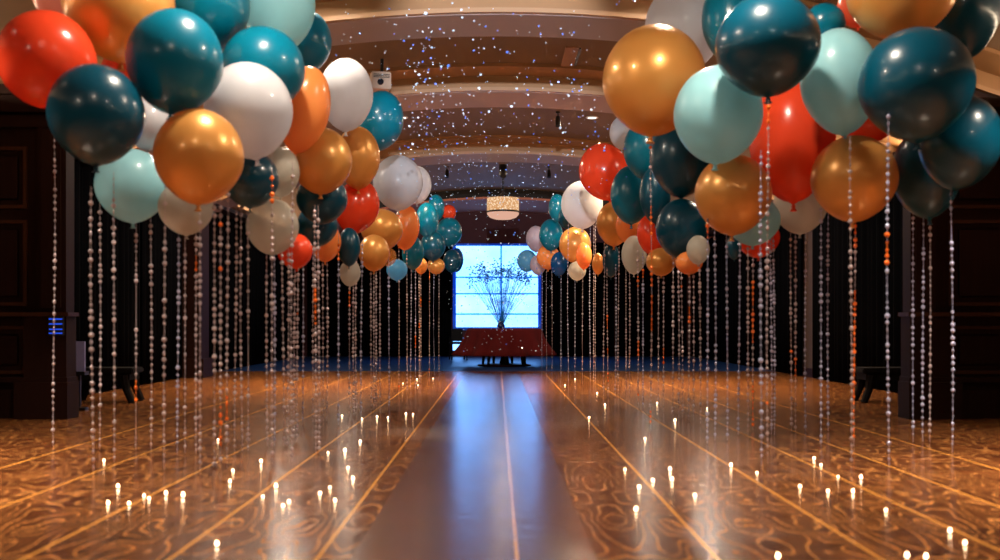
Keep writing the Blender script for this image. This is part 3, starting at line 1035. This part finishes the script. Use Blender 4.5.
for it in range(1500):
    for i, j in PAIRS:
        P, r = ball(i)
        Q, q = ball(j)
        if (P - Q).length < (r + q) * 1.03:
            YS[i] -= .012
            YS[j] += .012
    for i in range(len(BAL)):
        YS[i] += (YBASE[i] - YS[i]) * .004
        k = 0
        while too_high(i) and k < 60:
            YS[i] -= .03
            k += 1
for (i, (key, cx, cy, w, h, tilt, col, label, ref)) in enumerate(BAL):
    P, r = ball(i)
    INFO[key] = dict(P=P, Y=YS[i], r=r, w=w, h=h, cx=cx, cy=cy, tilt=tilt, col=col, ref=ref, label=label)

FIRST = {}
for (key, cx, cy, w, h, tilt, col, label, ref) in BAL:
    I = INFO[key]
    side = 'left' if cx < VX else 'right'
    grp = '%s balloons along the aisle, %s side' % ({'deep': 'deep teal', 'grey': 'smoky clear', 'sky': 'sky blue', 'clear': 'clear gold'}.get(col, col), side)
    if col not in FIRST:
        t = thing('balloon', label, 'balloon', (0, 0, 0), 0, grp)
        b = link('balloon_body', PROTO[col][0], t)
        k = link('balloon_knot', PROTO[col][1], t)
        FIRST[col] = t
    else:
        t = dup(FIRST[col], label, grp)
    s = I['Y'] / F
    t.location = I['P']
    hh = h / 2.06 if abs(tilt) < 45 else w / 2.06
    ww = w / 2 if abs(tilt) < 45 else h / 2 * .93
    t.scale = (ww * s, ww * s, hh * s)
    # the knot swings in the plane across the hall; a little lean towards or away from the aisle too
    rl = random.Random(key)
    t.rotation_euler = (math.radians(rl.uniform(-7, 7)), -math.radians(tilt), 0)

# ------------------------------------------------------------------ sequin streamers
# x, top y, kind, orange share, depth (None: that of the balloon above), colour
STR = [
    (54, 128, 'f', 8.0, 1, .25, 'w'), (92, 196, 'b', None, 1, .05, 'w'), (100, 200, 'b', None, 1, 0, 'w'), (114, 172, 'f', 7.1, .8, .10, 'w'),
    (136, 224, 'b', None, .55, .14, 'w'), (151, 222, 'b', None, .5, .12, 'w'), (164.5, 150, 'f', 6.75, .75, .06, 'w'), (178, 228, 'b', None, 1, 0, 'c'),
    (185, 236, 'b', None, 1, .10, 'w'), (196, 232, 'b', None, .7, .08, 'w'),
    (214.5, 196, 'b', None, 1, 0, 'w'), (220.6, 196, 'b', None, 1, .5, 'w'), (227.5, 196, 'b', None, 1, .12, 'w'), (235.5, 200, 'b', None, 1, 0, 'w'),
    (241.5, 204, 'b', None, 1, 0, 'w'), (248, 208, 'b', None, .6, .12, 'w'), (272, 150, 'f', 7.0, .7, .05, 'w'), (267, 252, 'b', None, 1, 0, 'w'), (274.5, 254, 'b', None, 1, 0, 'c'),
    (283, 250, 'b', None, 1, 0, 'w'), (288, 256, 'b', None, 1, 0, 'w'), (292, 162, 'f', 7.1, .9, .12, 'w'), (296, 268, 'b', None, 1.6, .06, 'w'), (303, 250, 'b', None, .8, .04, 'c'),
    (313, 240, 'b', None, 1, .05, 'w'), (317, 205, 'f', 7.6, 2, .1, 'w'), (323, 262, 'b', None, 1, 0, 'w'), (327, 262, 'b', None, 1, 0, 'w'),
    (338.5, 230, 'b', None, .6, .3, 'c'), (349.4, 238, 'b', None, .8, .35, 'w'), (355, 236, 'b', None, 2, 0, 'w'), (361.5, 246, 'b', None, 1, 0, 'c'),
    (371, 270, 'b', None, 1, 0, 'w'), (375, 272, 'b', None, 2, .06, 'w'), (380, 262, 'b', None, 1, .08, 'w'), (389, 262, 'b', None, .6, 0, 'c'), (399, 248, 'b', None, 1, .1, 'w'),
    (407, 250, 'b', None, 1, .05, 'w'), (411, 268, 'b', None, 1, 0, 'c'), (415.5, 268, 'b', None, 1, .06, 'c'), (420, 272, 'b', None, 1.5, .05, 'w'),
    (429.5, 262, 'b', None, .7, .12, 'w'), (434, 272, 'b', None, .5, 0, 'c'), (439, 268, 'b', None, .8, 0, 'w'),
    (542, 272, 'b', None, 1, 0, 'c'), (546.5, 266, 'b', None, .8, 0, 'w'), (552, 266, 'b', None, .9, .03, 'w'), (561, 272, 'b', None, 1, .05, 'c'), (568, 226, 'b', None, .8, 0, 'c'),
    (575, 278, 'b', None, 1, 0, 'c'), (582.5, 266, 'b', None, .8, .2, 'w'), (590, 226, 'b', None, 1.3, 0, 'c'), (594.5, 226, 'b', None, 2, .06, 'w'), (604, 238, 'b', None, 1, 0, 'w'),
    (607.5, 240, 'b', None, .9, .2, 'w'), (615.5, 243, 'b', None, .9, 0, 'c'), (618.5, 244, 'b', None, 1, .08, 'w'), (626, 240, 'b', None, 1.3, 0, 'w'), (629.5, 240, 'b', None, 1.2, .02, 'w'),
    (638, 252, 'b', None, 1, .2, 'w'), (643, 255, 'b', None, 1.4, .06, 'c'), (651, 137, 'f', 9.2, .8, .45, 'w'), (658.5, 275, 'b', None, 1, 0, 'w'), (663.5, 275, 'b', None, 1.2, .05, 'w'),
    (673, 254, 'b', None, .8, .12, 'w'), (678.5, 258, 'b', None, 1.2, 0, 'w'), (682, 258, 'b', None, 1, .35, 'w'), (689, 273, 'b', None, 1.1, .05, 'w'), (693.5, 273, 'b', None, 1.1, 0, 'w'),
    (700, 262, 'b', None, 1.4, .05, 'w'), (707.5, 196, 'f', 8.2, 1.2, .05, 'c'), (715, 228, 'b', None, 1, 0, 'c'), (727, 236, 'b', None, 1.2, .06, 'c'), (739, 240, 'b', None, 1, 0, 'c'),
    (748, 250, 'b', None, 1.2, .08, 'w'), (753, 256, 'b', None, .8, .8, 'w'), (761, 150, 'f', 6.9, 1.2, .04, 'c'), (767.5, 100, 'f', 7.0, 1, .1, 'w'), (772.5, 240, 'b', None, 1.8, 0, 'c'),
    (791, 230, 'b', None, .9, .25, 'w'), (795.5, 232, 'b', None, 1.1, .05, 'w'), (805.5, 229, 'b', None, .8, .12, 'c'), (821, 206, 'b', None, .9, 0, 'c'), (828, 212, 'b', None, .8, 0, 'c'),
    (851, 135, 'f', 7.0, 1, .08, 'w'), (854.5, 222, 'b', None, .9, .85, 'w'), (888, 66, 'f', 6.9, 1, .10, 'c'), (913, 190, 'b', None, .8, .08, 'c'), (923, 198, 'b', None, .9, .18, 'c'),
    (930, 216, 'b', None, .9, 0, 'w'), (952, 188, 'b', None, .9, 0, 'c'), (200, 207, 'k', None, .9, .15, 'w'),
]


def bead_tube(beads, path, oxy, r, thread=.0022, seg=6):
    """one connected strand: a thread that swells into flat foil discs. beads: (z, radius) from the top down"""
    bm = bmesh.new()
    prev = None
    st = []
    for k, (z, rad) in enumerate(beads):
        th = r.uniform(0, PI)
        if rad <= thread:
            st.append((z, thread, thread, th))
            continue
        fl = r.uniform(.25, 1.0)
        st += [(z + rad, thread, thread, th), (z + rad * .62, rad * .78, rad * .78 * fl, th), (z, rad, rad * fl, th),
               (z - rad * .62, rad * .78, rad * .78 * fl, th), (z - rad, thread, thread, th)]
    zl = 1e9
    for z, a, b, th in st:
        z = min(z, zl - .0015)
        zl = z
        c = path(z) + oxy
        ring = [bm.verts.new(c + Vector((math.cos(th) * a * math.cos(2 * PI * i / seg) - math.sin(th) * b * math.sin(2 * PI * i / seg),
                                         math.sin(th) * a * math.cos(2 * PI * i / seg) + math.cos(th) * b * math.sin(2 * PI * i / seg), 0))) for i in range(seg)]
        if prev:
            for i in range(seg):
                j = (i + 1) % seg
                bm.faces.new((prev[i], prev[j], ring[j], ring[i]))
        else:
            bm.faces.new(ring)
        prev = ring
    bm.faces.new(prev)
    return bm


def streamer_parts(z_top, z_bot, dens, orange, seed, rad):
    """(strands, orange runs): every strand and every run of orange discs is one connected mesh, hung from (0,0,z_top)"""
    r = random.Random(seed)
    sway = r.uniform(-.008, .008)
    path = lambda z: Vector((sway * math.sin((z - z_bot) * 2.1 + seed), sway * math.cos((z - z_bot) * 1.7), z))
    strands = 1 if dens < 1.5 else 2
    step = (.050 if dens <= 1.2 else .040) * (1.25 if rad < .0125 else 1.0)
    out, runs = [], []
    for s in range(strands):
        z = z_top - .05 - s * step * .5
        oxy = Vector((0, 0, 0)) if strands == 1 else Vector(((s - .5) * .026, 0, 0))
        beads = [(z_top, .002)]
        run, mode, skip, cur = 0, 0, False, []
        while z > z_bot + .025:
            if run <= 0:
                if cur:
                    runs.append((cur, oxy))
                    cur = []
                mode = 1 if r.random() < orange else 0
                skip = (not mode) and r.random() > dens + .12
                run = r.randint(1, 4) if mode or skip else r.randint(3, 8)
                if orange > .6 and mode:
                    run = r.randint(5, 14)
            run -= 1
            q = rad * r.choice((.5, .62, .75, .85, 1.0, 1.1, 1.18))
            if mode:
                cur.append((z, q))
                beads.append((z, .002))
            elif not skip:
                beads.append((z, q))
            z -= max(step * r.uniform(.8, 1.2), q * 2.05)
        if cur:
            runs.append((cur, oxy))
        beads.append((z_bot, .002))
        out.append(bead_tube(beads, path, oxy, r))
    return out, [bead_tube(c, path, o, r, .0026) for c, o in runs]


# which balloon each streamer hangs from
hang = []
for i, (x, yt, kind, dep, dens, orange, tint) in enumerate(STR):
    best = None
    for key, I in INFO.items():
        if abs(x - I['cx']) > I['w'] / 2 + 1.5:
            continue
        bot = I['cy'] + I['h'] / 2
        half = I['h'] / 2 * math.sqrt(max(.02, 1 - ((x - I['cx']) / (I['w'] / 2 + 1.5)) ** 2))
        low = I['cy'] + half
        sc = abs(low - yt)
        if best is None or sc < best[0]:
            best = (sc, key, low)
    hang.append(best[1])
order = {}
for i in sorted(range(len(STR)), key=lambda i: STR[i][0]):
    order.setdefault(hang[i], []).append(i)
for i, (x, yt, kind, dep, dens, orange, tint) in enumerate(STR):
    key = hang[i]
    I = INFO[key]
    if kind == 'f':
        Y = dep
        z_top = at(x, yt, Y).z
    elif kind == 'k':
        Y = I['Y']
        z_top = at(x, yt, Y).z
    else:
        Y = I['Y'] + I['r'] * .35
        z_top = at(x, yt, Y).z + .06
    X = (x - VX) * Y / F
    rad = .0145 - max(0, min(Y, 20) - 10) * .0004
    strands, runs = streamer_parts(z_top, .006, dens, orange, i + 1, rad)
    n = len(order[key])
    q = order[key].index(i)
    tone = ('lilac' if tint == 'c' else 'pale pink') if orange < .3 else ('orange' if orange > .6 else 'pink and orange')
    ref = I['ref']
    if n == 1:
        lab = '%s sequin streamer hanging below %s' % (tone, ref)
    else:
        lab = '%s sequin streamer, %s from left below %s' % (tone, ORD[q + 1] if n < 3 or q < n - 1 else 'last', ref)
    side = 'left' if x < VX else 'right'
    t = thing('sequin_streamer', lab, 'streamer', (X, Y, 0), 0, 'sequin streamers hanging from the %s balloons' % side)
    for b in strands:
        obj('sequin_strand', b, M['sequin_cool' if tint == 'c' else 'sequin'], t)
    for b in runs:
        obj('orange_sequins', b, M['sequin_orange'], t)['label'] = 'shiny orange sequins'

# ------------------------------------------------------------------ glowing beads that stand for lamp reflections glinting off the floor
GLINTS = [(104, 460), (118, 486), (108, 503), (129, 503), (149, 498), (144, 495), (183, 495), (166, 493), (218, 439), (233, 470), (230, 481), (261, 461), (276, 486),
       (289, 501), (283, 505), (263, 496), (320, 493), (330, 487), (335, 500), (328, 452), (345, 450), (348, 467), (353, 478), (360, 441), (342, 415), (362, 418),
       (377, 416), (388, 417), (406, 413), (413, 413), (217, 544), (417, 378), (403, 382), (433, 377), (418, 384),
       (625, 469), (653, 480), (639, 487), (670, 469), (672, 479), (695, 495), (636, 509), (757, 472), (800, 486), (814, 458), (821, 464), (828, 491), (838, 476),
       (861, 477), (853, 491), (886, 510), (950, 531), (965, 543), (778, 557), (907, 556), (926, 557), (731, 465), (707, 408), (675, 420), (645, 438), (575, 378),
       (597, 392), (565, 384), (589, 417), (657, 402), (605, 404)]
rowname = lambda py: 'near' if py > 500 else ('middle' if py > 445 else 'far')
glint_base, glow = None, None
for side in ('left', 'right'):
    for row in ('far', 'middle', 'near'):
        mem = sorted((p for p in GLINTS if (p[0] < VX) == (side == 'left') and rowname(p[1]) == row))
        for q, (px, py) in enumerate(mem):
            Y = F * H / (py + 2 - VY)
            x = (px - VX) * Y / F
            lab = '%s tiny glowing light glint from the left, %s row, floor %s of the aisle' % (ORD[min(q + 1, 20)], row, side)
            grp = 'light glints on the floor, %s of the aisle' % side
            if glint_base is None:
                glint_base = thing('floor_glint', lab, 'tea light', (x, Y, 0), 0, grp)
                obj('glint_base', lathe(bmesh.new(), [(.015, 0), (.017, .001), (.017, .012), (.0155, .012), (.0155, .006), (0, .006)], 14, cap=False), M['tin'], glint_base)
                obj('glint_glow', lathe(bmesh.new(), [(0, .006), (.007, .010), (.0105, .019), (.009, .028), (.005, .037), (0, .044)], 12, cap=False), M['glint_glow'], glint_base, True)
                t = glint_base
            else:
                t = dup(glint_base, lab, grp)
                t.location = (x, Y, 0)
            s = random.uniform(.36, .66) * (1.0 if Y < 9 else 1.25)
            t.scale = (s, s, s)

# ------------------------------------------------------------------ foil confetti in the air
rc = random.Random(21)


def flake_bm(size):
    bm = bmesh.new()
    box(bm, -size / 2, size / 2, -size * .42, size * .42, -.0006, .0006)
    return bm


flake_me = {}
for nm in ('flake', 'flake_blue'):
    b = flake_bm(.02)
    me = bpy.data.meshes.new('confetti_flake')
    b.to_mesh(me)
    b.free()
    me.materials.append(M[nm])
    flake_me[nm] = me


def spot():
    u = rc.random()
    if u < .11:
        px, py = rc.gauss(426, 10), rc.uniform(5, 150)
    elif u < .19:
        px, py = rc.gauss(440, 30), rc.uniform(60, 200)
    elif u < .80:
        px, py = rc.uniform(325, 640), rc.uniform(0, 205)
    elif u < .92:
        px, py = rc.uniform(445, 555), rc.uniform(150, 330)
    else:
        px, py = rc.uniform(455, 545), rc.uniform(243, 352)
    Y = rc.uniform(8.5, 21)
    if py > 150:
        Y = rc.uniform(11, 21)
    p = at(px, py, Y)
    return p, px, py


def blocked(p):
    if p.z > arc_z(4.17, p.x) or abs(p.x) > 5:
        return True
    for I in INFO.values():
        q = I['P']
        if (p - q).length < I['r'] * 1.25:
            return True
        s = (p.x * q.x + p.y * q.y + (p.z - 1) * (q.z - 1)) / (q.x ** 2 + q.y ** 2 + (q.z - 1) ** 2)
        if s > 1:                      # hidden behind a balloon: leave it out
            e = Vector((q.x * s, q.y * s, 1 + (q.z - 1) * s))
            if (e - p).length < I['r'] * s * 1.05:
                return True
    return False


flakes = []
while len(flakes) < 1250:
    p, px, py = spot()
    if blocked(p):
        continue
    sz = rc.choice((.4, .42, .45, .5, .55, .6, .7, .8, 1.1))
    flakes.append((sz * .02 / p.y, sz, p, rc.random() < .45))
flakes.sort(key=lambda f: -f[0])
for f in flakes[:300]:
    nm = 'flake_blue' if f[3] else 'flake'
    o = link('confetti_flake', flake_me[nm])
    o.location = f[2]
    o.rotation_euler = (rc.uniform(.7, 2.4), rc.uniform(-.7, .7), rc.uniform(-.9, .9))
    o.scale = (f[1], f[1], 1)
    if f[3]:
        tag(o, 'tiny blue foil confetti flake drifting in the air under the arched ceiling', 'confetti', 'blue confetti flakes in the air')
    else:
        tag(o, 'tiny pale foil confetti flake drifting in the air under the arched ceiling', 'confetti', 'pale confetti flakes in the air')
bm = bmesh.new()
for f in flakes[300:]:
    b = f[1] * .02
    mt = Matrix.Translation(f[2]) @ Matrix.Rotation(rc.uniform(-.9, .9), 4, 'Z') @ Matrix.Rotation(rc.uniform(.7, 2.4), 4, 'X') @ Matrix.Diagonal((b, b * .84, .0012, 1))
    bmesh.ops.create_cube(bm, size=1, matrix=mt)
o = obj('confetti', bm, M['flake'])
tag(o, 'fine foil confetti dust floating in the air down the middle of the hall', 'confetti', kind='stuff')

# ------------------------------------------------------------------ camera, world, view
cd = bpy.data.cameras.new('camera')
cam = bpy.data.objects.new('camera', cd)
C.objects.link(cam)
cam.location = (0, 0, H)
cam.rotation_euler = (PI / 2, 0, 0)
cd.sensor_width = 36
cd.lens = 36
cd.shift_x = (500 - VX) / 1000
cd.shift_y = (VY - 280) / 1000
cd.dof.use_dof = True
cd.dof.focus_distance = 17.0
cd.dof.aperture_fstop = 1.25
cd.clip_end = 200
scene.camera = cam

w = bpy.data.worlds.new('world')
scene.world = w
w.use_nodes = True
bg = w.node_tree.nodes['Background']
bg.inputs[0].default_value = (.02, .013, .01, 1)
bg.inputs[1].default_value = 1.0

vs_ = scene.view_settings
vs_.view_transform = 'Standard'
vs_.look = 'None'
vs_.gamma = 1.0
vs_.use_curve_mapping = False
vs_.exposure = 0.0
scene.cycles.max_bounces = 8
scene.cycles.transparent_max_bounces = 12
